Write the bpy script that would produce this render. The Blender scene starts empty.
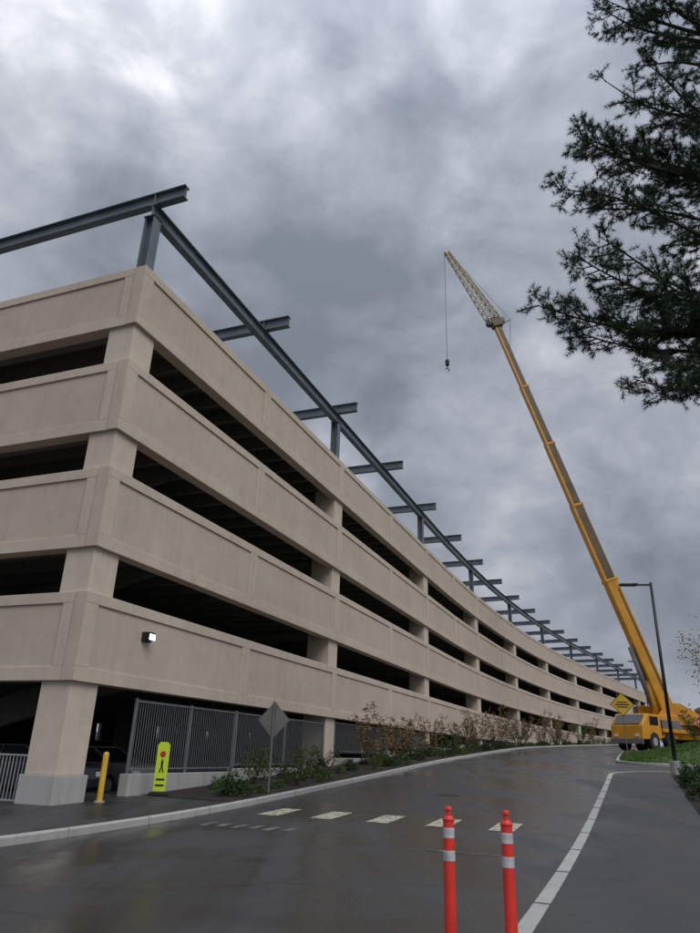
import bpy, math, random
import numpy as np
from mathutils import Vector, Matrix
random.seed(7); rng=np.random.default_rng(7)
scene=bpy.context.scene
col=scene.collection
# ------------------------------------------------------------ node materials
def newmat(name):
    m=bpy.data.materials.new(name); m.use_nodes=True
    nt=m.node_tree; b=nt.nodes['Principled BSDF']
    return m,nt,b
def N(nt,t,**k):
    n=nt.nodes.new(t)
    for a,v in k.items(): setattr(n,a,v)
    return n
def noise(nt,scale,detail=5,rough=.6,vec=None,dist=0):
    n=N(nt,'ShaderNodeTexNoise'); n.inputs['Scale'].default_value=scale
    n.inputs['Detail'].default_value=detail; n.inputs['Roughness'].default_value=rough
    n.inputs['Distortion'].default_value=dist
    if vec is not None: nt.links.new(vec,n.inputs['Vector'])
    return n.outputs['Fac']
def objvec(nt,scale=(1,1,1),rot=(0,0,0)):
    c=N(nt,'ShaderNodeTexCoord'); m=N(nt,'ShaderNodeMapping')
    m.inputs['Scale'].default_value=scale; m.inputs['Rotation'].default_value=rot
    nt.links.new(c.outputs['Object'],m.inputs['Vector']); return m.outputs['Vector']
def ramp(nt,fac,stops):
    r=N(nt,'ShaderNodeValToRGB'); e=r.color_ramp.elements
    while len(e)<len(stops): e.new(.5)
    for i,(p,c) in enumerate(stops):
        e[i].position=p; e[i].color=(c[0],c[1],c[2],1) if not isinstance(c,(int,float)) else (c,c,c,1)
    nt.links.new(fac,r.inputs['Fac']); return r.outputs['Color']
def mixc(nt,fac,a,b,mode='MIX'):
    m=N(nt,'ShaderNodeMix',data_type='RGBA',blend_type=mode)
    for s,v in ((0,fac),(6,a),(7,b)):
        if hasattr(v,'links') or isinstance(v,bpy.types.NodeSocket): nt.links.new(v,m.inputs[s])
        else: m.inputs[s].default_value=v if s==0 else (v[0],v[1],v[2],1)
    return m.outputs[2]
def bump(nt,b,h,strength=.3,dist=.02):
    n=N(nt,'ShaderNodeBump'); n.inputs['Strength'].default_value=strength; n.inputs['Distance'].default_value=dist
    nt.links.new(h,n.inputs['Height']); nt.links.new(n.outputs['Normal'],b.inputs['Normal'])
def simple(name,c,rough=.6,metal=0,var=.25,scale=3,bmp=0,emit=None):
    m,nt,b=newmat(name); v=objvec(nt)
    f=noise(nt,scale,6,.65,v)
    cc=ramp(nt,f,[(.3,[x*(1-var) for x in c]),(.7,[min(1,x*(1+var)) for x in c])])
    nt.links.new(cc,b.inputs['Base Color']); b.inputs['Roughness'].default_value=rough; b.inputs['Metallic'].default_value=metal
    if bmp: bump(nt,b,noise(nt,scale*12,4,.6,v),bmp,.01)
    if emit:
        b.inputs['Emission Color'].default_value=(*emit[0],1); b.inputs['Emission Strength'].default_value=emit[1]
    return m
def concrete(name,c,stain=.35,warm=None):
    m,nt,b=newmat(name); v=objvec(nt)
    big=noise(nt,.35,5,.6,v); mid=noise(nt,2.2,6,.7,v); fine=noise(nt,60,2,.6,v)
    streak=noise(nt,1.0,4,.6,objvec(nt,(3.5,3.5,.22)))
    base=ramp(nt,big,[(.3,[x*.91 for x in c]),(.7,[x*1.06 for x in c])])
    c2=mixc(nt,1.0,base,ramp(nt,mid,[(.25,.88),(.5,1.0),(.75,1.05)]),'MULTIPLY')
    c3=mixc(nt,stain,c2,ramp(nt,streak,[(.35,.70),(.50,1.0)]),'MULTIPLY')
    c4=mixc(nt,.6,c3,ramp(nt,fine,[(.3,.84),(.7,1.12)]),'MULTIPLY')
    nt.links.new(c4,b.inputs['Base Color']); b.inputs['Roughness'].default_value=.85
    bump(nt,b,fine,.25,.006)
    return m
M={}
M['precast']=concrete('precast_concrete',(.565,.475,.395),.15)
M['precast_field']=concrete('precast_concrete_field',(.535,.445,.367),.18)
M['column']=concrete('column_concrete',(.60,.51,.425),.15)
M['plinth']=concrete('plinth_concrete',(.42,.415,.40),.5)
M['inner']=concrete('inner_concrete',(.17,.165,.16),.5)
M['steel']=simple('steel_primer',(.13,.155,.185),.5,.0,.22,1.3)
M['fence']=simple('fence_metal',(.26,.27,.28),.45,.5,.1)
M['rail']=simple('galvanised',(.50,.51,.52),.4,.5,.1)
M['granite']=concrete('granite',(.42,.415,.40),.4)
M['black']=simple('black_metal',(.02,.02,.022),.45,.2)
M['rubber']=simple('rubber',(.018,.018,.018),.85)
M['yellow']=simple('crane_yellow',(.60,.27,.018),.45,0,.2,1)
M['boomdark']=simple('boom_brown',(.115,.075,.035),.5,0,.3,1)  # dark brown of the upper boom sections
M['grey']=simple('grey_paint',(.15,.15,.16),.5)
M['glass']=simple('dark_glass',(.02,.025,.03),.08,0,.1)
M['orange']=simple('orange_plastic',(.78,.045,.03),.42,0,.16,6,.15)
M['reflect']=simple('reflective_band',(.50,.51,.54),.35,.0,.25,14)
M['signback']=simple('sign_aluminium',(.26,.26,.25),.45,.5,.15)
M['signpost']=simple('sign_post',(.20,.21,.20),.5,.5)
M['lime']=simple('lime_sign',(.56,.74,.03),.5,0,.06)
M['signyellow']=simple('sign_yellow',(.66,.42,.03),.5,0,.06)
M['red']=simple('sign_red',(.50,.02,.03),.4,0,.06)
M['white']=simple('white_paint',(.78,.78,.76),.5,0,.05)
M['lamp']=simple('lamp_lens',(.9,.9,.9),.3,0,.02,emit=((1,.97,.9),5))
M['carpaint']=simple('car_paint',(.05,.055,.065),.2,.3,.05)
M['bark']=simple('bark',(.045,.036,.028),.9,0,.4,6,.6)
M['twig']=simple('twig_bark',(.09,.065,.05),.9,0,.4,8)
M['jibcream']=simple('jib_cream',(.60,.54,.42),.5,0,.15)
M['jibtan']=simple('jib_tan',(.42,.34,.20),.5,0,.15)
def leafmat(name,a,b2,scale=1.5,trans=.0):
    m,nt,b=newmat(name)
    g=N(nt,'ShaderNodeNewGeometry'); v=objvec(nt)
    r=mixc(nt,g.outputs['Random Per Island'],a,b2)
    r=mixc(nt,.7,r,ramp(nt,noise(nt,scale,3,.6,v),[(.3,.55),(.7,1.35)]),'MULTIPLY')
    nt.links.new(r,b.inputs['Base Color']); b.inputs['Roughness'].default_value=.7
    b.inputs['Specular IOR Level'].default_value=.25
    return m
M['needle']=leafmat('pine_needles',(.022,.046,.024),(.058,.095,.050))
M['leafdark']=leafmat('evergreen_leaf',(.012,.028,.012),(.04,.07,.02))
M['leafred']=leafmat('spring_leaf',(.13,.10,.035),(.27,.16,.08))
M['leafgreen']=leafmat('shrub_leaf',(.04,.075,.018),(.09,.13,.03))
M['grassblade']=leafmat('grass_blade',(.05,.11,.02),(.10,.18,.035))
M['treeline']=leafmat('treeline_leaf',(.04,.05,.03),(.10,.085,.045),.15)
# asphalt (wet)
def asphalt(name,c,wet=.5,rlo=.18,rhi=.6):
    m,nt,b=newmat(name); v=objvec(nt)
    rot=math.radians(22)
    track=noise(nt,1,4,.55,objvec(nt,(.75,.07,1),(0,0,rot)),.3)
    patch=noise(nt,.28,7,.62,v,.4); fine=noise(nt,45,3,.75,v); agg=noise(nt,130,2,.5,v)
    base=ramp(nt,fine,[(.25,[x*.55 for x in c]),(.75,[x*1.5 for x in c])])
    mx=N(nt,'ShaderNodeMath',operation='ADD'); nt.links.new(track,mx.inputs[0]); nt.links.new(patch,mx.inputs[1])
    hf=N(nt,'ShaderNodeMath',operation='MULTIPLY'); nt.links.new(mx.outputs[0],hf.inputs[0]); hf.inputs[1].default_value=.5
    w=ramp(nt,hf.outputs[0],[(.44,1.0),(.50,.55),(.56,.0)])
    cc=mixc(nt,1.0,base,ramp(nt,hf.outputs[0],[(.42,.5),(.58,1.5)]),'MULTIPLY')
    vo=N(nt,'ShaderNodeTexVoronoi',feature='DISTANCE_TO_EDGE'); vo.inputs['Scale'].default_value=.16
    dv=N(nt,'ShaderNodeVectorMath',operation='ADD'); nz=N(nt,'ShaderNodeTexNoise'); nz.inputs['Scale'].default_value=.9; nz.inputs['Detail'].default_value=5
    nt.links.new(v,nz.inputs['Vector']); nt.links.new(v,dv.inputs[0]); nt.links.new(nz.outputs['Color'],dv.inputs[1]); nt.links.new(dv.outputs[0],vo.inputs['Vector'])
    cr=ramp(nt,vo.outputs['Distance'],[(.0,.35),(.006,.5),(.009,1.0)])
    cc=mixc(nt,.5,cc,cr,'MULTIPLY')
    nt.links.new(cc,b.inputs['Base Color'])
    r=mixc(nt,w,(rhi,)*3,(rlo,)*3); nt.links.new(r,b.inputs['Roughness'])
    b.inputs['Specular IOR Level'].default_value=.5
    bump(nt,b,agg,.3,.005)
    return m
M['asphalt']=asphalt('wet_asphalt',(.031,.032,.035),rlo=.12,rhi=.52)
M['path']=asphalt('path_asphalt',(.036,.036,.038),rlo=.34,rhi=.75)
def ground(name,a,b2,scale,fs=20,bs=.6):
    m,nt,b=newmat(name); v=objvec(nt)
    c=ramp(nt,noise(nt,scale,8,.7,v),[(.3,a),(.7,b2)])
    c=mixc(nt,.8,c,ramp(nt,noise(nt,fs,5,.7,v),[(.3,.5),(.7,1.4)]),'MULTIPLY')
    nt.links.new(c,b.inputs['Base Color']); b.inputs['Roughness'].default_value=.95
    bump(nt,b,noise(nt,fs,5,.7,v),bs,.05); return m
M['mulch']=ground('mulch',(.018,.014,.012),(.04,.028,.022),1.2,18,.9)
M['grass']=ground('grass',(.045,.085,.02),(.075,.13,.03),.6,14)
M['terrain']=ground('terrain_ground',(.045,.05,.03),(.07,.07,.045),.05,3)
def worn(name,c,lo=.40,hi=.52):
    m,nt,b=newmat(name); v=objvec(nt)
    f=ramp(nt,noise(nt,9,8,.75,v),[(lo,0.0),(hi,1.0)])
    nt.links.new(mixc(nt,f,(.07,.07,.07),c),b.inputs['Base Color']); b.inputs['Roughness'].default_value=.5; return m
M['marking']=worn('worn_paint',(.58,.55,.43),.40,.53)
M['markold']=worn('very_worn_paint',(.24,.24,.23),.45,.6)
# ------------------------------------------------------------ mesh builder
class MB:
    def __init__(s): s.v=[]; s.f=[]
    def box(s,fr,a0,a1,b0,b1,c0,c1):
        o,d,n=fr; i=len(s.v); up=Vector((0,0,1))
        for a,b,c in ((a0,b0,c0),(a1,b0,c0),(a1,b1,c0),(a0,b1,c0),(a0,b0,c1),(a1,b0,c1),(a1,b1,c1),(a0,b1,c1)):
            s.v.append(o+d*a+n*b+up*c)
        for q in ((0,3,2,1),(4,5,6,7),(0,1,5,4),(1,2,6,5),(2,3,7,6),(3,0,4,7)): s.f.append([i+k for k in q])
    def boxo(s,o,ax,ay,az,sx,sy,sz):
        i=len(s.v)
        for z in (-.5,.5):
            for x,y in ((-.5,-.5),(.5,-.5),(.5,.5),(-.5,.5)): s.v.append(o+ax*x*sx+ay*y*sy+az*z*sz)
        for q in ((0,3,2,1),(4,5,6,7),(0,1,5,4),(1,2,6,5),(2,3,7,6),(3,0,4,7)): s.f.append([i+k for k in q])
    def cyl(s,p0,p1,r0,r1=None,n=10,cap=True):
        if r1 is None: r1=r0
        p0=Vector(p0); p1=Vector(p1); d=(p1-p0).normalized()
        a=d.orthogonal().normalized(); b=d.cross(a); i=len(s.v)
        for p,r in ((p0,r0),(p1,r1)):
            for k in range(n):
                t=2*math.pi*k/n; s.v.append(p+(a*math.cos(t)+b*math.sin(t))*r)
        for k in range(n): s.f.append([i+k,i+(k+1)%n,i+n+(k+1)%n,i+n+k])
        if cap: s.f.append([i+k for k in range(n)][::-1]); s.f.append([i+n+k for k in range(n)])
    def beam(s,p0,p1,w,h,upv=Vector((0,0,1))):
        p0=Vector(p0);p1=Vector(p1); d=p1-p0;L=d.length;d.normalize(); r=d.cross(upv).normalized(); u=r.cross(d)
        s.boxo((p0+p1)/2,d,r,u,L,w,h)
    def ibeam(s,p0,p1,h,w,tf=.035,tw=.025):
        p0=Vector(p0);p1=Vector(p1); d=p1-p0;L=d.length;d.normalize()
        upv=Vector((0,0,1)) if abs(d.z)<.9 else Vector((.93,-.37,0))
        r=d.cross(upv).normalized(); u=r.cross(d); m=(p0+p1)/2
        s.boxo(m,d,r,u,L,tw,h-2*tf); s.boxo(m+u*(h/2-tf/2),d,r,u,L,w,tf); s.boxo(m-u*(h/2-tf/2),d,r,u,L,w,tf)
    def obj(s,name,mat,parent=None,bevel=0,smooth=False):
        me=bpy.data.meshes.new(name); me.from_pydata([tuple(v) for v in s.v],[],s.f); me.update()
        me.materials.append(M[mat] if isinstance(mat,str) else mat)
        o=bpy.data.objects.new(name,me); col.objects.link(o)
        if parent: o.parent=parent
        if bevel:
            b=o.modifiers.new('bevel','BEVEL'); b.width=bevel; b.segments=2; b.limit_method='ANGLE'
        if smooth:
            for p in me.polygons: p.use_smooth=True
        return o
def empty(name):
    o=bpy.data.objects.new(name,None); col.objects.link(o); return o
def npmesh(name,V,F,mat,parent=None):
    me=bpy.data.meshes.new(name); k=F.shape[1]
    me.vertices.add(len(V)); me.vertices.foreach_set('co',V.astype(np.float32).ravel())
    me.loops.add(F.size); me.loops.foreach_set('vertex_index',F.astype(np.int32).ravel())
    me.polygons.add(len(F)); me.polygons.foreach_set('loop_start',np.arange(0,F.size,k,dtype=np.int32))
    me.polygons.foreach_set('loop_total',np.full(len(F),k,dtype=np.int32))
    me.update(calc_edges=True); me.validate(); me.materials.append(M[mat])
    o=bpy.data.objects.new(name,me); col.objects.link(o)
    if parent: o.parent=parent
    return o
# ------------------------------------------------------------ site geometry
TH0=math.radians(21.8); D0=Vector((math.sin(TH0),math.cos(TH0)))
C0=Vector((-6.9,18.5))
S=np.arange(-80,421,1.0); X=np.zeros_like(S);Y=np.zeros_like(S);TH=np.zeros_like(S)
def head(s): return TH0+math.radians(10.5)*min(1,max(0,(s-38)/75))
i0=80; X[i0],Y[i0]=C0
for i in range(i0,len(S)-1):
    t=head(S[i]+.5); X[i+1]=X[i]+math.sin(t); Y[i+1]=Y[i]+math.cos(t)
for i in range(i0,0,-1): X[i-1]=X[i]-math.sin(TH0); Y[i-1]=Y[i]-math.cos(TH0)
qs=np.arange(-400,2000,1.0)
hq=np.interp(qs,[-400,-60,14,24.7,39,67,138,220,400,2000],[-1,0,0,.5,1.25,2.35,4.3,5.5,6.5,7])
hq=np.convolve(np.pad(hq,5,mode='edge'),np.ones(11)/11,'valid')
def H(x,y): return float(np.interp(x*D0.x+y*D0.y,qs,hq))
def P(s): return Vector((float(np.interp(s,S,X)),float(np.interp(s,S,Y)),0))
def W(s,t,dz=0):
    th=head(s); p=P(s); x=p.x+math.cos(th)*t; y=p.y-math.sin(th)*t
    return Vector((x,y,H(x,y)+dz))
def grid(name,rows,mat,parent=None,smooth=True):
    mb=MB(); n=len(rows[0])
    for r in rows: mb.v+=list(r)
    for i in range(len(rows)-1):
        for j in range(n-1): mb.f.append([i*n+j,(i+1)*n+j,(i+1)*n+j+1,i*n+j+1][::-1])
    o=mb.obj(name,mat,parent,smooth=smooth); 
    me=o.data
    if me.polygons[0].normal.z<0: me.flip_normals()
    return o
def strip(name,s0,s1,ts,dz,mat,step=1.0,parent=None):
    ns=max(1,int(round((s1-s0)/step)))
    return grid(name,[[W(s0+(s1-s0)*i/ns,t,dz) for t in ts] for i in range(ns+1)],mat,parent)
# terrain
def axis(lo,hi,a,b,fine,n=26):
    mid=list(np.arange(a,b+.01,fine))
    l=[a-(a-lo)*(k/n)**2.5 for k in range(n,0,-1)]; r=[b+(hi-b)*(k/n)**2.5 for k in range(1,n+1)]
    return l+mid+r
ax=axis(-1500,1500,-60,120,3); ay=axis(-1200,2500,-30,240,3)
grid('ground',[[Vector((x,y,H(x,y)-.06)) for x in ax] for y in ay],'terrain')
strip('road',-70,185,list(np.linspace(3.3,60,24)),.0,'asphalt')
strip('garage_apron_pavement',-70,3.2,list(np.linspace(-45,3.26,20)),.11,'path')
strip('planting_bed',3.2,185,[ .05,1,2,3,3.26],.12,'mulch')
def kerb(name,pts,width,height=.13,mat='granite'):
    rows=[]
    for s,t,a,b in pts:
        o=[W(s,t,-.08),W(s,t,height-.02),W(s+a*.02,t+b*.02,height),W(s+a*width,t+b*width,height),W(s+a*width,t+b*width,-.08)]
        rows.append(o)
    return grid(name,rows,mat,smooth=False)
kerb('kerb',[(s,3.42,0,-1) for s in np.arange(-70,186,1.0)],.16,.14)
arc=[(19+3*math.sin(a),15-3*math.cos(a),-math.sin(a),math.cos(a)) for a in np.linspace(0,math.pi/2,12)]
kerb('kerb',[(s,12,0,1) for s in np.arange(-70,19,1.0)]+arc+[(22,t,-1,0) for t in range(16,61,2)],.19,.13)
arc2=[(32-3*math.sin(a),15-3*math.cos(a),math.sin(a),math.cos(a)) for a in np.linspace(math.pi/2,0,12)]
kerb('kerb',[(29,t,1,0) for t in range(60,15,-2)]+arc2+[(s,12,0,1) for s in np.arange(33,51,1.0)],.19,.13)
kj=MB()
for s in np.arange(-20,60,2.4):
    for t,w_ in ((3.34,.165),(12.095,.195)):
        if t>10 and s>18: continue
        p=W(s,t,.06); th=head(s); d=Vector((math.sin(th),math.cos(th),0)); n=Vector((d.y,-d.x,0))
        kj.boxo(p,d,n,Vector((0,0,1)),.008,w_+.006,.165)
kj.obj('kerb_joints','grey')
def arcw(r,a,dz): return W(19+r*math.sin(a),15-r*math.cos(a),dz)
rows=[[W(s,t,.122) for t in (12.15,13.3,14.5)] for s in np.arange(-70,19,1.0)]
rows+=[[arcw(r,a,.122) for r in (2.85,1.7,.5)] for a in np.linspace(0,math.pi/2,10)]
rows+=[[W(s,t,.122) for s in (21.85,20.7,19.5)] for t in range(16,61,2)]
grid('sidewalk',rows,'path')
strip('shrub_bed',-70,19.4,[14.46,15,16,17,18],.115,'mulch')
strip('lawn',-70,19.4,[18,22,28,36,44,60],.12,'grass')
rows=[]
def mound(s,t):
    e=min(s-29.1,t-12.15,50.5-s)
    k=min(1,max(0,e/7)); k=k*k*(3-2*k); return .12+1.05*k
def islt(s):
    if s<32: return 15-math.sqrt(max(0,9-(32-s)**2))+.15
    return 12.15
for s in np.arange(29.15,50.6,.6):
    t0=islt(s); rows.append([W(s,t0+(46-t0)*(k/34)**1.4,mound(s,t0+(46-t0)*(k/34)**1.4)) for k in range(35)])
grid('grass_mound',rows,'grass')
def blades(name,npts,fn,mat,l=.12,w=.02):
    Pn=np.array([fn() for _ in range(npts)]); th=rng.uniform(0,6.28,npts)
    d=np.stack([np.cos(th),np.sin(th),np.zeros(npts)],1)*w; L=rng.uniform(.5,1.3,npts)*l
    lean=rng.normal(0,.35,(npts,2))*L[:,None]
    tip=Pn+np.c_[lean,L]; V=np.concatenate([Pn-d,Pn+d,tip]); idx=np.arange(npts)
    return npmesh(name,V,np.stack([idx,idx+npts,idx+2*npts],1),mat)
def rm():
    s=random.uniform(29.4,46); t=islt(s)+.1+random.random()**1.6*22; p=W(s,t,mound(s,t)-.02); return tuple(p)
blades('grass_blades',30000,rm,'grassblade',.16,.02)
# ------------------------------------------------------------ markings
def sheet(name,s0,s1,t0,t1,dz,mat,parent=None,skew=0):
    rows=[[W(s0+(s1-s0)*i/4,t,dz) for t in (t0,t1)] for i in range(5)]
    return grid(name,rows,mat,parent,False)
cw=empty('crosswalk_marking')
for k in range(5):
    t=4.75+1.4*k; sheet('bar',2.05,3.5,t-.27,t+.27,.006,'marking',cw)
wm=empty('worn_road_marking')
for k in range(6): sheet('stroke',-.4+.12*(k%2),.25,4.35+.38*k,4.55+.38*k,.006,'markold',wm)
sheet('stop_line',-1.26,-1.18,9.6,11.2,.006,'markold',wm)
def manhole(s,t,r):
    mb=MB(); c=W(s,t,.005); n=28
    mb.v=[c]+[W(s+r*math.cos(6.2832*k/n),t+r*math.sin(6.2832*k/n),.006) for k in range(n)]
    mb.f=[[0,1+k,1+(k+1)%n] for k in range(n)]
    mb.obj('manhole_cover','black')
manhole(9,7.5,.36)
# ------------------------------------------------------------ parking garage
gar=empty('parking_garage')
BANDS=[(3.09,5.41),(6.66,9.05),(10.25,12.64),(13.97,16.2)]
BAY=8.75; NB=19
nodes=[P(i*BAY) for i in range(NB+1)]
def fr(o,d): d=d.normalized(); return (o,d,Vector((d.y,-d.x,0)))
RF=[fr(nodes[i],nodes[i+1]-nodes[i]) for i in range(NB)]
dL=Vector((-D0.y,D0.x,0)); LF=(Vector((C0.x,C0.y,0)),dL,Vector((-D0.x,-D0.y,0)))
bord=MB(); field=MB(); colm=MB(); inner=MB(); plin=MB()
TH_=.45
def panel(F,a0,a1,z0,z1,left=.28,right=.28):
    g=.014
    field.box(F,a0,a1,-.40,-.05,z0+.012,z1-.012)
    bt,bb=.30,.36
    bord.box(F,a0+g,a1-g,-TH_,0,z1-bt,z1); bord.box(F,a0+g,a1-g,-TH_,0,z0,z0+bb)
    bord.box(F,a0+g,a0+left,-TH_+.004,-.0015,z0+bb,z1-bt); bord.box(F,a1-right,a1-g,-TH_+.004,-.0015,z0+bb,z1-bt)
for i,F in enumerate(RF):
    L=(nodes[i+1]-nodes[i]).length
    for z0,z1 in BANDS:
        panel(F,0 if i else -.012,L,z0,z1,.5 if i==0 else .28)
    if i%2==0 and i>0: colm.box(F,-.55,.55,-1.3,-.14,-2,15.2)
for z0,z1 in BANDS:
    panel(LF,TH_,9.0,z0,z1,.35,.28)
    for k in range(1,4): panel(LF,9.0*k,9.0*(k+1),z0,z1)
colm.box((LF[0],RF[0][1],RF[0][2]),.1,1.12,-1.12,-.12,.85,15.3)
for k in range(1,5): colm.box(LF,9*k-.5,9*k+.5,-1.2,-.14,-.5,15.2)
plin.box((LF[0],RF[0][1],RF[0][2]),.03,1.2,-1.2,-.05,-.6,.85)
plin.box(RF[0],2.9,8.74,-.4,-.08,-.5,.85); plin.box(RF[1],.0,8.74,-.4,-.08,-.5,.95)
for i in range(2,NB): 
    h=H(nodes[i].x,nodes[i].y); plin.box(RF[i],0.56 if i%2==0 else 0,8.7,-.4,-.08,h-1,h+.45)
for i,F in enumerate(RF):
    L=(nodes[i+1]-nodes[i]).length+.05
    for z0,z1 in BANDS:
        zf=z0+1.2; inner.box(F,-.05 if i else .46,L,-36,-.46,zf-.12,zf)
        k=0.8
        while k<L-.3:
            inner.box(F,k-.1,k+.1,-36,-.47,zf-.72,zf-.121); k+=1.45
    inner.box(F,-.05,L,-36.4,-36,-2,16.2)  # solid rear wall, added on the open far side to block daylight
    if i%2==0:
        for t in (-12,-24): inner.box(F,-.3,.3,t-.3,t+.3,-2,15)
        for z0,z1 in BANDS: inner.box(F,-.25 if i else .5,.3 if i else .9,-36,-1.3,z0+.1,z0+.47)
o=nodes[NB]; Fe=(o,Vector((RF[-1][2].x,RF[-1][2].y,0))*-1,RF[-1][1])
for z0,z1 in BANDS:
    panel(Fe,TH_,18,z0,z1); panel(Fe,18,36,z0,z1)
inner.box(Fe,.5,36,-1.0,-.5,-2,15)
for z0 in (0.2,3.9,7.5,11.1):
    i=len(inner.v); o=LF[0]; 
    a=[(1.8,z0+3.3),(14,z0+.2),(14,z0+1.2),(1.8,z0+4.3)]
    for n in (-5,-5.3):
        for (x,z) in a: inner.v.append(o+LF[1]*x+LF[2]*n+Vector((0,0,z)))
    for q in ((0,1,2,3),(7,6,5,4),(0,4,5,1),(1,5,6,2),(2,6,7,3),(3,7,4,0)): inner.f.append([i+k for k in q])
bord.obj('spandrel_frames','precast',gar,.012); field.obj('spandrel_fields','precast_field',gar)
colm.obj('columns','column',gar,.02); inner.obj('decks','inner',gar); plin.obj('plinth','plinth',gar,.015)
fl=MB(); F=RF[0]; fl.box(F,2.55,2.9,-.05,.06,4.45,4.72); fl.box(F,2.58,2.87,.06,.20,4.5,4.72); fl.obj('floodlight_housing','black',gar,.01)
fl=MB(); fl.box(F,2.6,2.85,.201,.215,4.5,4.66); fl.obj('floodlight_lens','lamp',gar)
fe=MB()
def fence(F,a0,a1,z0,z1,n=-.2):
    for z in (z0+.08,z1-.05): fe.box(F,a0,a1,n-.02,n+.02,z-.02,z+.02)
    k=a0
    while k<a1: fe.box(F,k-.009,k+.009,n-.008,n+.008,z0,z1); k+=.115
    for a in (a0,(a0+a1)/2,a1): fe.box(F,a-.03,a+.03,n-.03,n+.03,z0-.1,z1+.03)
fence(RF[0],2.95,8.7,.9,2.85); fence(RF[1],.06,8.1,1.0,2.85)
fence(RF[2],.7,8.7,1.55,2.95); fence(RF[3],.06,8.1,1.9,2.95)
fe.obj('metal_fence','fence')
ra=MB()
o=LF[0]; RR=(o,LF[1],LF[2])
for z in (.22,1.28): ra.box(RR,1.2,8.4,-.42,-.38,z-.02,z+.02)
for k in range(60): ra.box(RR,1.25+k*.12-.011,1.25+k*.12+.011,-.411,-.389,.12,1.28)
for k in (1.2,3.6,6,8.4): ra.box(RR,k-.03,k+.03,-.43,-.37,.0,1.34)
ra.obj('railing','rail')
# ------------------------------------------------------------ steel frame
st=MB(); ZB=1.6+17.35
def nd(i,t=-.5):
    F=RF[min(i,NB-1)]; p=nodes[i]; return Vector((p.x,p.y,0))+F[2]*t
up=Vector((0,0,1))
for i in range(NB):
    a=nd(i); b=nd(i+1)
    if i==0: a=a+RF[0][1]*.35
    st.ibeam(a+up*ZB,b+up*ZB,.56,.30)
for i in range(NB+1):
    off=RF[0][1]*.5 if i==0 else Vector((0,0,0))
    F=RF[min(i,NB-1)]
    zc=ZB+.28+.27
    st.ibeam(nd(i,.75)+off+up*zc,nd(i,-34)+off+up*zc,.52,.28)
    if i%2==0:
        for t in (-.5,-17,-33): st.ibeam(nd(i,t)+off+up*15.1,nd(i,t)+off+up*(ZB-.29 if t==-.5 else zc-.26),.40,.40,.04,.03)
        st.box((nd(i)+off,F[1],F[2]),-.24,.24,-.24,.24,ZB-.31,ZB-.285)
    st.box((nd(i)+off,F[1],F[2]),-.13,.13,-.012,.012,ZB+.30,zc+.23)
for i in range(0,NB,1):
    st.ibeam(nd(i,-17)+up*(ZB+.1),nd(i+1,-17)+up*(ZB+.1),.5,.28)
st.obj('steel_frame','steel')
# ------------------------------------------------------------ delineator posts
def post(x,y):
    e=empty('traffic_delineator_post'); z=H(x,y)
    p=Vector((x,y,z+.003))
    def c(nm,mat,z0,z1,r0,r1=None,n=24): 
        m=MB(); m.cyl(p+up*z0,p+up*z1,r0,r1,n); return m.obj(nm,mat,e,.004)
    c('base','rubber',0,.035,.20,.19); c('base_cone','rubber',.035,.08,.15,.075)
    c('tube','orange',.07,1.06,.054,.05)
    c('shoulder','orange',1.06,1.085,.05,.034); c('neck','orange',1.085,1.13,.022,.022); c('cap','orange',1.13,1.16,.034,.03)
    c('collar','orange',1.045,1.06,.058,.058)
    c('band_1','reflect',.90,.985,.0535,.0535); c('band_2','reflect',.715,.80,.0545,.0545)
post(1.02,7.15); post(1.49,6.85)
# ------------------------------------------------------------ signs
def plate(mb,c,nrm,pts,th=.006):
    nrm=nrm.normalized(); r=up.cross(nrm).normalized(); i=len(mb.v); n=len(pts)
    for s in (0,1):
        for a,b in pts: mb.v.append(c+r*a+up*b+nrm*th*s)
    mb.f.append([i+k for k in range(n)][::-1]); mb.f.append([i+n+k for k in range(n)])
    for k in range(n): mb.f.append([i+k,i+(k+1)%n,i+n+(k+1)%n,i+n+k])
def dia(r): return [(0,-r),(r,0),(0,r),(-r,0)]
e=empty('diamond_traffic_sign'); b=Vector((-2.1,22.6,0)); g=H(b.x,b.y)+.1
m=MB(); m.cyl(b+up*(g-.2),b+up*3.0,.032,n=8); m.obj('post','signpost',e)
nr=Vector((D0.x*.8+.1,D0.y,0)); m=MB(); plate(m,b+up*2.45+nr.normalized()*.04,nr,dia(.55)); m.obj('plate','signback',e,.003)
m=MB(); plate(m,b+up*2.45+nr.normalized()*.048,nr,dia(.53),.003); m.obj('face','signyellow',e)
e=empty('pedestrian_crossing_sign'); b=Vector((-5.05,21.4,H(-5.05,21.4)+.12)); nr=Vector((.15,-1,0))
m=MB(); plate(m,b+up*.12,nr,[(-.17,0),(.17,0),(.17,1.2),(.1,1.28),(-.1,1.28),(-.17,1.2)],.03); m.obj('panel','lime',e,.006)
m=MB(); m.boxo(b+up*.05,Vector((1,0,0)),Vector((0,1,0)),up,.5,.35,.1); m.obj('base','rubber',e,.02)
oc=[(.085*math.cos(math.pi/8+k*math.pi/4),.085*math.sin(math.pi/8+k*math.pi/4)) for k in range(8)]
m=MB(); plate(m,b+up*1.08+nr.normalized()*.034,nr,oc,.003); m.obj('stop_symbol','red',e)
m=MB(); f=nr.normalized()*.034
plate(m,b+up*.78+f,nr,[(-.03,0),(.03,0),(.035,.12),(-.035,.12)],.003); plate(m,b+up*.6+f,nr,[(-.07,0),(-.03,0),(.01,.18),(-.02,.18)],.003)
plate(m,b+up*.6+f,nr,[(.03,0),(.07,0),(.025,.18),(-.005,.18)],.004); plate(m,b+up*.91+f,nr,[(-.02,0),(.02,0),(.02,.04),(-.02,.04)],.003)
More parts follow.
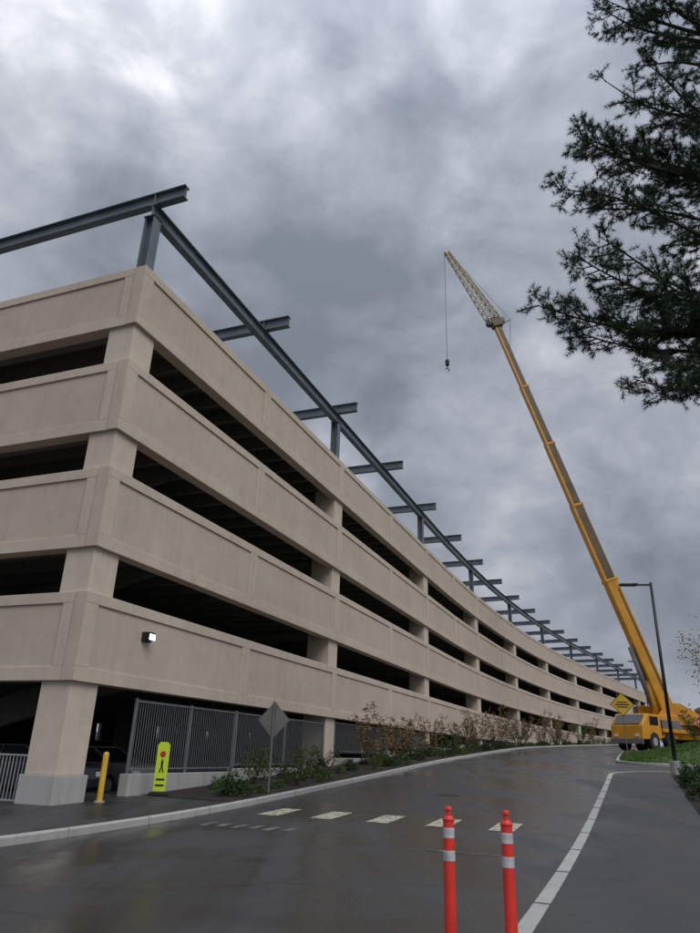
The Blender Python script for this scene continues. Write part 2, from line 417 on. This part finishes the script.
plate(m,b+up*.25+f,nr,[(-.12,0),(.12,0),(.12,.05),(-.12,.05)],.003); plate(m,b+up*.4+f,nr,[(-.12,0),(.12,0),(.12,.05),(-.12,.05)],.003)
m.obj('pedestrian_symbol','black',e)
e=empty('yellow_bollard'); b=W(1.35,.3,.1); m=MB(); m.cyl(b-up*.1,b+up*1.15,.075,n=16); m.cyl(b+up*1.15,b+up*1.2,.075,.04,n=16); m.obj('tube','signyellow',e)
m=MB(); m.cyl(b-up*.1,b+up*.04,.13,n=16); m.obj('collar','plinth',e)
def signon(name,x,y,zc,shape,mat,nr,border=None):
    e=empty(name); g=H(x,y); m=MB(); m.cyl((x,y,g-.2),(x,y,zc+.45),.03,n=8); m.obj('post','signpost',e)
    nr=nr.normalized(); c=Vector((x,y,zc))+nr*.04
    m=MB(); plate(m,c,nr,shape(1)); m.obj('plate','white' if border else 'black',e)
    m=MB(); plate(m,c+nr*.008,nr,shape(.92),.003); m.obj('face',mat,e); return e,c,nr
octa=lambda k:[(k*.36*math.cos(math.pi/8+j*math.pi/4),k*.36*math.sin(math.pi/8+j*math.pi/4)) for j in range(8)]
e,c,nr=signon('stop_sign',21.2,43.0,3.9,octa,'red',Vector((-.45,-1,0)),True)
m=MB()
for a in (-.19,-.065,.065,.19): plate(m,c+nr*.013,nr,[(a-.03,-.08),(a+.03,-.08),(a+.03,.08),(a-.03,.08)],.002)
m.obj('lettering','white',e)
e,c,nr=signon('warning_sign',17.75,46,4.95,lambda k:[(k*a,k*b) for a,b in dia(.72)],'signyellow',Vector((-.4,-1,0)))
m=MB()
for zz,w in ((.12,.3),(-.02,.42),(-.16,.3)): plate(m,c+nr*.013-up*.04+up*zz,nr,[(-w,0),(w,0),(w,.07),(-w,.07)],.002)
m.obj('lettering','black',e)
# ------------------------------------------------------------ street lamps
def lamp(x,y,h,dirv):
    e=empty('street_lamp'); g=H(x,y)+.1; m=MB(); m.cyl((x,y,g+.5),(x,y,g+h),.085,.06,12); m.obj('pole','black',e,0,True)
    m=MB(); m.cyl((x,y,g-.3),(x,y,g+.55),.24,.24,20); m.obj('footing','plinth',e,.02)
    d=Vector(dirv).normalized(); t=Vector((x,y,g+h-.12)); m=MB(); m.beam(t,t+d*.75,.06,.08); m.obj('arm','black',e)
    m=MB(); r=Vector((d.y,-d.x,0)); m.boxo(t+d*1.05,d,r,up,.75,.36,.09); m.boxo(t+d*.72+up*.02,d,r,up,.25,.2,.13); m.obj('head','black',e,.02)
lamp(14.35,32,8.3,(-1,.12,0)); lamp(31.2,74,8.6,(-1,.12,0))
# ------------------------------------------------------------ car in the garage
def car(o,d,mat='carpaint'):
    e=empty('parked_car'); n=Vector((d.y,-d.x,0)); 
    def pt(a,b,z): return o+d*a+n*b+up*z
    m=MB()
    prof=[(-2.25,.35,.8),(-2.3,.6,.86),(-2.2,.95,.86),(-1.2,1.02,.88),(1.9,1.0,.88),(2.15,.85,.85),(2.25,.55,.85),(2.2,.3,.8)]
    for sgn in (-1,1):
        for a,z,w in prof: m.v.append(pt(a,sgn*w,z))
    k=len(prof)
    m.f=[list(range(k)),list(range(2*k-1,k-1,-1))]+[[j,(j+1)%k,k+(j+1)%k,k+j][::-1] for j in range(k)]
    m.obj('body',mat,e,.06)
    m=MB(); q=[(-1.25,1.0,.8),(-.45,1.45,.62),(1.2,1.45,.62),(1.85,1.0,.8)]
    for sgn in (-1,1):
        for a,z,w in q: m.v.append(pt(a,sgn*w,z))
    m.f=[[0,1,2,3],[7,6,5,4]]+[[j,(j+1)%4,4+(j+1)%4,4+j][::-1] for j in range(4)]
    m.obj('windows','glass',e,.04)
    m=MB(); m.boxo(pt(.38,0,1.46),d,n,up,1.6,1.2,.05); 
    for sgn in (-1,1):
        for (a0,z0,w0),(a1,z1,w1) in (((-1.25,1.0,.8),(-.45,1.45,.62)),((1.2,1.45,.62),(1.85,1.0,.8)),((.4,1.0,.81),(.4,1.45,.63))): m.cyl(pt(a0,sgn*w0,z0),pt(a1,sgn*w1,z1),.035,n=6)
    m.obj('roof',mat,e,.015)
    for j,(a,sg) in enumerate(((-1.4,-1),(-1.4,1),(1.35,-1),(1.35,1))):
        m=MB(); m.cyl(pt(a,sg*.68,.33),pt(a,sg*.89,.33),.33,n=24); m.obj(f'tyre_{j+1}','rubber',e,.02)
        m=MB(); m.cyl(pt(a,sg*.88,.33),pt(a,sg*.90,.33),.2,n=16); m.obj(f'hub_{j+1}','rail',e)
    m=MB()
    for sg in (-1,1): m.boxo(pt(-2.24,sg*.6,.72),d,n,up,.1,.36,.14)
    m.obj('headlamps','white',e,.02)
o=RF[0][0]+RF[0][1]*3.1+RF[0][2]*-4.0+up*.05; car(o,(RF[0][2]*-1).normalized())
o=RF[0][0]+RF[0][1]*6.3+RF[0][2]*-4.2+up*.05; car(o,(RF[0][2]*-1).normalized(),'signback')
fl_=MB(); 
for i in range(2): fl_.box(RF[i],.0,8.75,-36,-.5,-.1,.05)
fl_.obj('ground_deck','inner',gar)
# ------------------------------------------------------------ mobile crane
cr=empty('mobile_crane'); piv=Vector((29.1,65,5.75)); gz=H(29.1,65)
cd=Vector((-.80,-.60,0)); cn=Vector((cd.y,-cd.x,0)); co=Vector((29.4,65.4,gz))
def cp(a,b,z): return co+cd*a+cn*b+up*z
def cbox(m,a0,a1,b0,b1,z0,z1): m.box((co,cd,cn),a0,a1,b0,b1,z0,z1)
m=MB(); cbox(m,-6,6.2,-1.1,1.1,.95,1.5); cbox(m,-6,3.6,-1.36,1.36,1.35,1.62); cbox(m,-3.5,-2.2,-1.3,1.3,1.62,2.0); m.obj('chassis','yellow',cr,.04)
m=MB()
pr=[(3.8,.85),(3.8,2.55),(5.5,2.6),(6.3,1.75),(6.4,.75)]
for b in (-1.32,1.32):
    for a,z in pr: m.v.append(cp(a,b,z))
m.f=[list(range(5)),list(range(9,4,-1))]+[[j,(j+1)%5,5+(j+1)%5,5+j][::-1] for j in range(5)]
m.obj('carrier_cab','yellow',cr,.08)
m=MB(); 
for zz in ((5.56,2.52),(6.22,1.85)):
    for b in (-1.1,1.1): m.v.append(cp(zz[0]+.07,b,zz[1]))
m.f=[[0,1,3,2]]
m.box((co,cd,cn),4.2,5.3,-1.345,-1.33,1.8,2.4); m.box((co,cd,cn),4.2,5.3,1.33,1.345,1.8,2.4); m.obj('carrier_windows','glass',cr)
m=MB(); 
for b in (-1.0,.7): cbox(m,6.41,6.45,b,b+.3,.95,1.15)
m.obj('headlamps','white',cr)
m=MB(); cbox(m,6.35,6.5,-1.3,1.3,.45,.8); cbox(m,-6.2,-6.0,-1.2,1.2,.6,1.2); m.obj('bumpers','grey',cr,.03)
m=MB(); cbox(m,1.0,3.5,-1.3,-.7,1.63,2.25); cbox(m,1.0,3.5,.7,1.3,1.63,2.25); cbox(m,-5.6,-4.0,-1.25,1.25,1.63,2.15); m.obj('deck_lockers','grey',cr,.04)
m=MB()
for a in (-5,-3.4,-1.8,2.6,4.9):
    for b in (-1.35,.95): m.cyl(cp(a,b,.65),cp(a,b+.4,.65),.65,n=24)
m.obj('tyres','rubber',cr,.04)
m=MB()
for a in (-5,-3.4,-1.8,2.6,4.9):
    for b in (-1.36,1.34): m.cyl(cp(a,b,.65),cp(a,b+.02,.65),.3,n=14)
m.obj('hubs','rail',cr)
m=MB()
for a in (-5.8,.9):
    for sg in (-1,1):
        m.beam(cp(a,0,1.05),cp(a,sg*3.4,1.05),.35,.3); m.cyl(cp(a,sg*3.3,.15),cp(a,sg*3.3,1.3),.12,n=10); m.cyl(cp(a,sg*3.3,.0),cp(a,sg*3.3,.14),.45,n=14)
m.obj('outriggers','yellow',cr)
tip=Vector((15.9,65,46.2)); jt=Vector((10.5,65,56.1)); bd=(tip-piv).normalized()
sd=Vector((bd.x,bd.y,0)).normalized(); sn=Vector((sd.y,-sd.x,0)); sf=(Vector((29.4,65.2,gz)),sd,sn)
m=MB(); m.cyl((29.4,65.2,gz+1.6),(29.4,65.2,gz+2.0),.9,n=24); m.obj('slew_ring','grey',cr)
m=MB(); m.box(sf,-3.6,1.8,-.9,.9,2.0,2.7)
for b in (-.62,.5): 
    k=len(m.v)
    for bb in (b,b+.12):
        for a,z in ((-2.2,2.7),(1.2,2.7),(.8,3.2),(.35,3.6),(-.6,3.6)): m.v.append(sf[0]+sd*a+sn*bb+up*z)
    m.f+= [[k+j for j in range(5)],[k+9-j for j in range(5)]]+[[k+j,k+(j+1)%5,k+5+(j+1)%5,k+5+j] for j in range(5)]
m.obj('turntable','yellow',cr,.03)
m=MB(); m.box(sf,-5.0,-3.6,-1.4,1.4,1.9,3.4); m.box(sf,-4.9,-3.7,-1.5,1.5,2.2,2.6); m.box(sf,-4.9,-3.7,-1.5,1.5,2.9,3.2); m.obj('counterweight','yellow',cr,.05)
m=MB(); m.box(sf,-3.3,-2.3,-1.1,-.5,2.71,3.5); m.box(sf,-3.4,-1.3,.92,1.4,2.1,3.1); m.obj('engine_housing','grey',cr,.04)
m=MB(); m.cyl(sf[0]+sd*-2.6-sn*.4+up*3.1,sf[0]+sd*-2.6+sn*.4+up*3.1,.38,n=20); m.obj('winch','grey',cr)
m=MB(); m.box(sf,.4,2.2,.95,1.85,1.9,3.5); m.obj('operator_cab','yellow',cr,.1)
m=MB(); m.box(sf,.7,2.24,.99,1.87,2.55,3.4); m.obj('operator_cab_windows','glass',cr,.05)
# enlarge carrier + superstructure to the size of the five-axle machine
for ch in [o_ for o_ in col.objects if o_.parent==cr]:
    for v in ch.data.vertices: v.co=co+(v.co-co)*1.12
L=(tip-piv).length
bside=bd.cross(Vector((0,0,1))).normalized(); bup=bside.cross(bd)
def bseg(m,a0,a1,w,h): m.boxo(piv+bd*(a0+a1)/2,bd,bside,bup,a1-a0,w,h)
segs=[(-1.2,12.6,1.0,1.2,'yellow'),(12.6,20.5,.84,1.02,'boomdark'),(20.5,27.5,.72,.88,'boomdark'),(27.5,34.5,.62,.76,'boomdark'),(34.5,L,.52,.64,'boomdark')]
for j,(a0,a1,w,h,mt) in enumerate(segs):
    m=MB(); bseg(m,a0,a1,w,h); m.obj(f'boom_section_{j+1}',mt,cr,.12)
    m=MB(); bseg(m,a1-.3,a1,w+.08,h+.08); m.obj(f'boom_collar_{j+1}','yellow',cr,.04)
m=MB()
for j,(a0,a1,w,h,mt) in enumerate(segs[1:]):
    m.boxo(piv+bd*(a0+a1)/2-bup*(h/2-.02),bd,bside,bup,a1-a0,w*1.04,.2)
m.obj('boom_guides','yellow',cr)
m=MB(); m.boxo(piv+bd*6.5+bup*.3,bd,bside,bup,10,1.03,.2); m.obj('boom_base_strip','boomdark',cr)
m=MB(); m.cyl(sf[0]+sd*1.2+up*2.7,piv+bd*6.2-bup*.75,.26,n=14); m.obj('luffing_cylinder','grey',cr,0,True)
m=MB(); m.cyl(sf[0]+sd*1.2+up*2.5,piv+bd*3.0-bup*.75*.6,.34,n=14); m.obj('luffing_cylinder_sleeve','yellow',cr,0,True)
m=MB(); m.boxo(tip+bd*.3,bd,bside,bup,1.2,.9,1.2); m.obj('boom_head','boomdark',cr,.1)
m=MB(); m.cyl(tip+bd*.5-bup*.7-bside*.35,tip+bd*.5-bup*.7+bside*.35,.4,n=16); m.cyl(tip+bd*.4+bup*.75-bside*.35,tip+bd*.4+bup*.75+bside*.35,.3,n=16); m.obj('sheaves','grey',cr)
jd=(jt-tip).normalized(); js=bside; ju=js.cross(jd).normalized(); JL=(jt-tip).length
mw=MB(); mr=MB(); NS=12
def jp(k,ci):
    f=k/NS; w=.55*(1-f)+.22*f; h=.65*(1-f)+.22*f
    if k==0: w*=.8
    c=tip+jd*(.4+(JL-.4)*f); sx,sy=((-1,-1),(1,-1),(1,1),(-1,1))[ci]
    return c+js*sx*w+ju*sy*h
for k in range(NS):
    for ci in range(4):
        mw.cyl(jp(k,ci),jp(k+1,ci),.085,n=6)
        mr.cyl(jp(k,ci),jp(k+1,(ci+1)%4),.045,n=5); mr.cyl(jp(k,ci),jp(k,(ci+1)%4),.045,n=5)
mw.obj('jib_chords','jibcream',cr); mr.obj('jib_lacing','jibtan',cr)
m=MB(); m.cyl(jt-js*.2,jt+js*.2,.3,n=14); m.obj('jib_sheave','jibcream',cr)
rp=MB(); top=jt+Vector((-.28,0,0)); hz=41.6
rp.cyl(top,(top.x,65,hz),.03,n=5)
rp.cyl(tip+bup*.7,tip+bup*1.7+bd*.3,.06,n=6); rp.cyl(tip+bup*1.7+bd*.3,jt+ju*.2,.025,n=5); rp.cyl(tip+bup*1.7+bd*.3,tip-bd*3+bup*.4,.03,n=5)
rp.obj('hoist_rope','grey',cr)
m=MB(); b=Vector((top.x,65,hz)); m.cyl(b,b-up*.25,.08,.24,12); m.cyl(b-up*.25,b-up*.75,.24,.22,12); m.cyl(b-up*.75,b-up*.95,.22,.05,12); m.cyl(b-up*.95,b-up*1.15,.05,n=8)
for k in range(9):
    a0=math.radians(-90+k*30-0); a1=math.radians(-60+k*30)
    c=b-up*1.35; m.cyl(c+Vector((math.cos(a0)*.2,0,math.sin(a0)*.2))*1,c+Vector((math.cos(a1)*.2,0,math.sin(a1)*.2)),.05,n=6)
m.obj('hook','black',cr)
# ------------------------------------------------------------ vegetation
def leaves(centers,size,rngs,k=1,flat=.0):
    n=len(centers); C=np.asarray(centers)
    a=rngs.normal(size=(n,3)); a/=np.linalg.norm(a,axis=1)[:,None]
    b=rngs.normal(size=(n,3)); b-=a*(a*b).sum(1)[:,None]; b/=np.linalg.norm(b,axis=1)[:,None]
    s=size*rngs.uniform(.6,1.4,(n,1))
    V=np.concatenate([C-a*s,C+b*s*.45,C+a*s,C-b*s*.45]); i=np.arange(n)
    return V,np.stack([i,i+n,i+2*n,i+3*n],1)
pine=empty('pine_tree'); TB=Vector((12.6,15.0,H(12.6,15))); wood=MB()
zz=[-.3,3,7,11,15,19,23,26.5]; rr=[.42,.34,.30,.26,.21,.16,.10,.03]
tp=[TB+Vector((math.sin(z*.3)*.12,math.cos(z*.4)*.1,z)) for z in zz]
for k in range(7): wood.cyl(tp[k],tp[k+1],rr[k],rr[k+1],12)
tuft_p=[];tuft_d=[]
R=random.Random(3)
def limb(z0,tipv,dens=1.0,sag=.5,f0=.28,thick=.085):
    a=Vector((TB.x,TB.y,z0)); t=Vector(tipv); d=t-a; Ln=d.length; side=Vector((-d.y,d.x,0)).normalized()
    pts=[]
    for k in range(11):
        f=k/10; w=math.sin(f*math.pi); pts.append(a+d*f+up*(-sag*w+.25*math.sin(f*7+z0))+side*.25*math.sin(f*5+z0*2))
    for k in range(10): wood.cyl(pts[k],pts[k+1],thick*(1-k/10)+.014,thick*(1-(k+1)/10)+.012,6,False)
    nb=int(Ln*5.2*dens)
    for j in range(nb):
        f=f0+(1-f0)*((j+R.random())/nb); k=min(9,int(f*10)); p=pts[k].lerp(pts[k+1],f*10-k)
        # bare stretches between foliage clumps
        if math.sin(f*17+z0*3.1)+R.uniform(-.5,.5)<-.75: continue
        l=(1.4*(1-f)**.7+.38)*R.uniform(.5,1.1)
        dirv=(d.normalized()*R.uniform(.4,1.0)+side*R.choice((-1,1))*R.uniform(.3,1.0)+up*R.uniform(-.3,.55)).normalized()
        q=p; steps=max(2,int(l/.2)); dd=dirv.copy(); prev=p
        for s in range(steps):
            dd=(dd+Vector((R.gauss(0,.16),R.gauss(0,.16),R.gauss(.03,.12)))).normalized(); q=prev+dd*(l/steps)
            wood.cyl(prev,q,.02*(1-s/steps)+.005,.02*(1-(s+1)/steps)+.004,3,False)
            for _ in range(3):
                sd2=(dd*R.uniform(.3,1)+Vector((R.gauss(0,.7),R.gauss(0,.7),R.gauss(.15,.45)))).normalized(); l2=R.uniform(.12,.36)*(1.1-.4*s/steps)
                wood.cyl(q,q+sd2*l2,.006,.003,3,False)
                for g in (.4,.7,1.0): tuft_p.append(q+sd2*l2*g); tuft_d.append(sd2)
            tuft_p.append(q); tuft_d.append(dd.copy())
            prev=q
LIMBS=[(22.8,(7.2,14,22.9),1.0),(24.2,(8.4,13.6,25.0),1.0),(21.6,(8.5,14.6,21.5),.8),(25.3,(9.4,14.2,26.6),.9),(23.5,(7.7,14.8,24.2),1.0),(22.9,(8.4,13.5,23.4),.8),
    (14.8,(5.2,14,15.5),1.05),(16.2,(5.7,13.3,17.0),1.05),(17.2,(6.2,14.8,18.4),1.05),(18.7,(7.1,13.9,19.7),1.0),(15.4,(6.5,15,16.2),.9),(20.0,(8.4,14.5,20.6),.7),
    (16.8,(7.2,14,17.3),.9),(18.0,(7.9,13.4,18.4),.8),
    (11.9,(4.5,14,11.9),1.15),(12.7,(5.2,13.3,12.9),1.1),(11.4,(5.5,14.7,11.6),1.1),(13.4,(6.1,14,13.7),.9),(12.5,(6.9,13.4,12.7),.9),(12.0,(6.6,14.9,12.3),.9),
    (10.9,(6.4,14,9.9),1.0),(10.7,(7.1,13.4,10.2),.9),(11.2,(7.3,14.6,10.9),.8)]
for z0,t,dn in LIMBS: limb(z0,t,dn)
for k in range(16):
    an=R.uniform(-1.3,1.5); z=11.5+k*.9; l=R.uniform(3.0,5.0)*(1-.5*max(0,z-18)/8)
    limb(z,(TB.x+math.cos(an)*l,TB.y+math.sin(an)*l,z+R.uniform(-.3,.8)),.3)
wood.obj('trunk_and_limbs','bark',pine)
TP=np.array([tuple(p) for p in tuft_p]); TD=np.array([tuple(p) for p in tuft_d]); K=15
n=len(TP)*K; Pn=np.repeat(TP,K,0); Dn=np.repeat(TD,K,0)
rv=rng.normal(size=(n,3)); nd_=Dn*.7+rv*.62; nd_/=np.linalg.norm(nd_,axis=1)[:,None]; L=rng.uniform(.10,.18,(n,1))
sv=np.cross(nd_,rng.normal(size=(n,3))); sv/=np.linalg.norm(sv,axis=1)[:,None]; sv*=.0065
V=np.concatenate([Pn-sv,Pn+sv,Pn+nd_*L]); i=np.arange(n)
npmesh('needles',V,np.stack([i,i+n,i+2*n],1),'needle',pine)
def sapling(seed,h,spread,nl,ls,leafm,nst=6):
    r=random.Random(seed); g=np.random.default_rng(seed); wd=MB(); cs=[]
    for k in range(nst):
        an=r.uniform(0,6.28); p=Vector((0,0,0)); d=Vector((math.cos(an)*spread*.5,math.sin(an)*spread*.5,1)).normalized(); l=h*r.uniform(.7,1.05)
        for s in range(6):
            d=(d+Vector((r.gauss(0,.12),r.gauss(0,.12),.05))).normalized(); q=p+d*l/6
            wd.cyl(p,q,.018*(1-s/6)+.005,.018*(1-(s+1)/6)+.004,4,False)
            if s>0:
                for _ in range(4):
                    e=q+(d*.4+Vector((r.gauss(0,.6),r.gauss(0,.6),r.gauss(.3,.3)))).normalized()*r.uniform(.15,.4)*h/1.8
                    wd.cyl(q,e,.007,.003,3,False)
                    for _ in range(nl): cs.append(tuple(q.lerp(e,r.random()**.6)+Vector((r.gauss(0,.07),r.gauss(0,.07),r.gauss(0,.07)))))
            p=q
    V,F=leaves(cs,ls,g); return wd,V,F,leafm
def mound_shrub(seed,rx,rz,nl,ls,leafm):
    g=np.random.default_rng(seed); wd=MB(); r=random.Random(seed)
    d=g.normal(size=(nl,3)); d/=np.linalg.norm(d,axis=1)[:,None]; d[:,2]=abs(d[:,2])
    lump=1+.28*np.sin(d[:,0]*5+seed)+.22*np.sin(d[:,1]*7+seed*2)+.15*np.sin(d[:,2]*9)
    C=d*np.array([rx,rx,rz])*(g.uniform(.55,1,(nl,1))**.5)*lump[:,None]; C[:,2]+=.05
    for k in range(6):
        an=k*1.05; wd.cyl((0,0,-.1),(math.cos(an)*rx*.6,math.sin(an)*rx*.6,rz*.7),.02,.006,4,False)
    V,F=leaves(C,ls,g); return wd,V,F,leafm
VAR=[sapling(1,2.4,.9,7,.06,'leafred'),sapling(2,2.2,1.0,6,.065,'leafred',6),sapling(5,1.8,1.1,6,.06,'leafgreen',6),
     mound_shrub(3,.38,.5,700,.045,'leafdark'),mound_shrub(4,.3,.3,450,.04,'leafgreen'),mound_shrub(6,.55,.6,1100,.05,'leafdark'),sapling(8,1.0,1.3,4,.045,'leafgreen',5)]
meshes=[]
for wd,V,F,lm in VAR:
    o=npmesh('leaf_src',V,F,lm); w=wd.obj('wood_src','twig'); meshes.append((w.data,o.data)); bpy.data.objects.remove(o); bpy.data.objects.remove(w)
def place(v,s,t,sc,name='shrub',dz=.1):
    e=empty(name); e.location=W(s,t,dz); e.rotation_euler=(0,0,random.uniform(0,6.28)); e.scale=(sc,sc,sc*random.uniform(.9,1.1))
    for d,nm in zip(meshes[v],('stems','leaves')):
        o=bpy.data.objects.new(nm,d); col.objects.link(o); o.parent=e
for s,v,sc in [(18.5,0,1.1),(21,1,1.0),(25.5,1,1.05),(30,1,1.0),(34,2,1),(38,0,1.1),(43,1,1.2),(48,1,1.2),(53,0,1.25),(58,2,1.3),(64,1,1.3),(71,0,1.3),(79,1,1.4),(87,0,1.4),(96,2,1.5),(106,0,1.5),(118,1,1.6),(132,0,1.6)]:
    place(v,s,1.6+random.uniform(-.4,.6),sc)
s=4.5
while s<125:
    for t in (.9,1.8,2.6):
        if random.random()<.72: place(random.choice((3,4,4,6,3) if s>8 else (4,4,3)),s+random.uniform(-.4,.4),t+random.uniform(-.2,.2),random.uniform(.6,1.1))
    s+=1.3 if s<50 else 3
s=-9
while s<19:
    for t in (15.1,16.0,17.1):
        if random.random()<.85: place(random.choice((3,4,5,6,4)),s+random.uniform(-.4,.4),t+random.uniform(-.2,.3),random.uniform(.7,1.1))
    s+=1.1
for s,t,v,sc in [(33,19,5,1.6),(36,22,5,1.4),(40,17,2,1.2),(42,24,5,1.7),(31.5,24,3,1.6)]: place(v,s,t,sc,dz=mound(s,t)-.05)
def tree(name,x,y,h,seed,leafm,nl=2600,ls=.16,z0=.35):
    r=random.Random(seed); g=np.random.default_rng(seed); e=empty(name); wd=MB(); b=Vector((x,y,H(x,y))); cs=[]
    wd.cyl(b-up*.3,b+up*h*.4,.022*h,.015*h,10); ends=[]
    for k in range(13):
        an=k*2.4; z=h*(z0+.4*k/13); d=Vector((math.cos(an),math.sin(an),r.uniform(.5,1.3))).normalized(); p=b+up*min(z,h*.4+.0)+up*max(0,z-h*.4); l=h*.36*(1-.3*k/13)
        if z>h*.4: wd.cyl(b+up*h*.4,p,.012*h,.008*h,8)
        for s in range(4):
            d=(d+Vector((r.gauss(0,.2),r.gauss(0,.2),.08))).normalized(); q=p+d*l/4; wd.cyl(p,q,.007*h*(1-s/4)+.01,.007*h*(1-(s+1)/4)+.008,5,False)
            for _ in range(2):
                e2=q+Vector((r.gauss(0,1),r.gauss(0,1),r.gauss(.3,.6))).normalized()*h*.1; wd.cyl(q,e2,.02,.006,4,False); ends.append(e2)
            p=q
    wd.obj('trunk','twig',e)
    E=np.array([tuple(v) for v in ends]); c=E[g.integers(0,len(E),nl)]+g.normal(0,h*.04,(nl,3))
    V,F=leaves(c,ls,g); npmesh('foliage',V,F,leafm,e)
tree('broadleaf_tree',36.9,68,12,11,'leafred',2600,.13)
tree('broadleaf_tree',46,84,10,12,'treeline',3000,.18)
g=np.random.default_rng(5); cs=[]; wd=MB()
for k in range(150):
    s=g.uniform(185,300); t=g.uniform(-60,150); 
    if k>90: s=g.uniform(80,190); t=g.uniform(62,130)
    p=W(s,t); h=g.uniform(7,12); wd.cyl(p-up,p+up*h*.7,.2,.08,5,False)
    m_=500; d=g.normal(size=(m_,3)); d/=np.linalg.norm(d,axis=1)[:,None]; rr_=g.uniform(.4,1,(m_,1))*(1+.3*np.sin(d[:,[0]]*4+k)+.2*np.sin(d[:,[2]]*6+k))
    cs.append(np.array(p)+np.array([0,0,h*.62])+d*rr_*np.array([h*.3,h*.3,h*.38]))
cs=np.concatenate(cs); V,F=leaves(cs,.42,g); tl=empty('distant_tree_line'); npmesh('foliage',V,F,'treeline',tl); wd.obj('trunks','twig',tl)
# ------------------------------------------------------------ world
w=bpy.data.worlds.new('World'); scene.world=w; w.use_nodes=True; nt=w.node_tree; nt.nodes.clear()
SE=math.radians(48); SAZ=Vector((.55,-.83))
out=N(nt,'ShaderNodeOutputWorld'); sky=N(nt,'ShaderNodeTexSky'); sky.sky_type='NISHITA'; sky.sun_disc=False
sky.sun_elevation=SE; sky.sun_rotation=math.atan2(SAZ.x,SAZ.y); sky.air_density=1.5; sky.dust_density=3
b1=N(nt,'ShaderNodeBackground'); b1.inputs['Strength'].default_value=.08; nt.links.new(sky.outputs[0],b1.inputs[0])
tc=N(nt,'ShaderNodeTexCoord'); sx=N(nt,'ShaderNodeSeparateXYZ'); nt.links.new(tc.outputs['Generated'],sx.inputs[0])
def mth(op,a,b=None):
    n=N(nt,'ShaderNodeMath',operation=op)
    for k,v in enumerate((a,b)):
        if v is None: continue
        if isinstance(v,(int,float)): n.inputs[k].default_value=v
        else: nt.links.new(v,n.inputs[k])
    return n.outputs[0]
zc=mth('MAXIMUM',sx.outputs['Z'],0.0)
def cn_(scale,det,ro,off,sc=(1,1,1),dist=.0,rot=(0,0,0)):
    mp=N(nt,'ShaderNodeMapping'); mp.inputs['Location'].default_value=off; mp.inputs['Scale'].default_value=sc; mp.inputs['Rotation'].default_value=rot; nt.links.new(tc.outputs['Generated'],mp.inputs[0])
    return noise(nt,scale,det,ro,mp.outputs[0],dist)
n1=cn_(2.6,4,.5,(3.1,1.7,.4),(1,1,1.2),.15); n2=cn_(6.0,7,.55,(1,5,2),(1,1,1.5),.25)
nn=mth('ADD',mth('MULTIPLY',n1,.50),mth('MULTIPLY',n2,.50))
def lobe(v,pw,amp):
    dt=N(nt,'ShaderNodeVectorMath',operation='DOT_PRODUCT'); nt.links.new(tc.outputs['Generated'],dt.inputs[0]); dt.inputs[1].default_value=Vector(v).normalized()
    return mth('MULTIPLY',mth('POWER',mth('MAXIMUM',dt.outputs['Value'],0.0),pw),amp)
# thin / thick areas of the cloud deck shift the noise before the colour ramp
nn=mth('ADD',nn,lobe((-.33,.60,.80),60,.09)); nn=mth('ADD',nn,lobe((-.50,.75,.62),60,.03))
nn=mth('SUBTRACT',nn,lobe((-.08,.80,.66),40,.07)); nn=mth('ADD',nn,lobe((.22,.78,.66),45,.045)); nn=mth('SUBTRACT',nn,lobe((.45,1.0,.28),18,.04))
cl=ramp(nt,nn,[(.36,(.19,.215,.26)),(.45,(.265,.29,.345)),(.52,(.355,.38,.44)),(.59,(.48,.50,.56)),(.67,(.74,.75,.79))])
zb=mth('MULTIPLY',mth('POWER',zc,6.0),2.1)
gain=mth('ADD',zb,1.06)
gc=N(nt,'ShaderNodeCombineXYZ'); [nt.links.new(gain,gc.inputs[k]) for k in range(3)]
cl=mixc(nt,1.0,cl,gc.outputs[0],'MULTIPLY')
b2=N(nt,'ShaderNodeBackground'); b2.inputs['Strength'].default_value=1.0; nt.links.new(cl,b2.inputs[0])
ms=N(nt,'ShaderNodeMixShader'); ms.inputs[0].default_value=.93; nt.links.new(b1.outputs[0],ms.inputs[1]); nt.links.new(b2.outputs[0],ms.inputs[2]); nt.links.new(ms.outputs[0],out.inputs[0])
ld=bpy.data.lights.new('sun','SUN'); ld.energy=1.5; ld.angle=math.radians(35); ld.color=(1,.97,.93)
lo=bpy.data.objects.new('sun',ld); col.objects.link(lo)
sv_=Vector((SAZ.x*math.cos(SE),SAZ.y*math.cos(SE),math.sin(SE))); lo.rotation_euler=sv_.to_track_quat('Z','Y').to_euler()
# ------------------------------------------------------------ camera
cd_=bpy.data.cameras.new('camera'); cam=bpy.data.objects.new('camera',cd_); col.objects.link(cam); scene.camera=cam
cd_.sensor_fit='VERTICAL'; cd_.sensor_height=36; cd_.lens=690/933*36; cd_.clip_end=5000; cd_.clip_start=.05
p=math.radians(22.5); r=math.radians(1.9)
f=Vector((0,math.cos(p),math.sin(p))); u0=Vector((0,-math.sin(p),math.cos(p))); r0=Vector((1,0,0))
rt=r0*math.cos(r)+u0*math.sin(r); ut=-r0*math.sin(r)+u0*math.cos(r)
mt=Matrix((rt,ut,-f)).transposed().to_4x4(); mt.translation=Vector((0,0,1.6)); cam.matrix_world=mt
scene.view_settings.view_transform='Standard'; scene.view_settings.look='None'; scene.view_settings.exposure=0
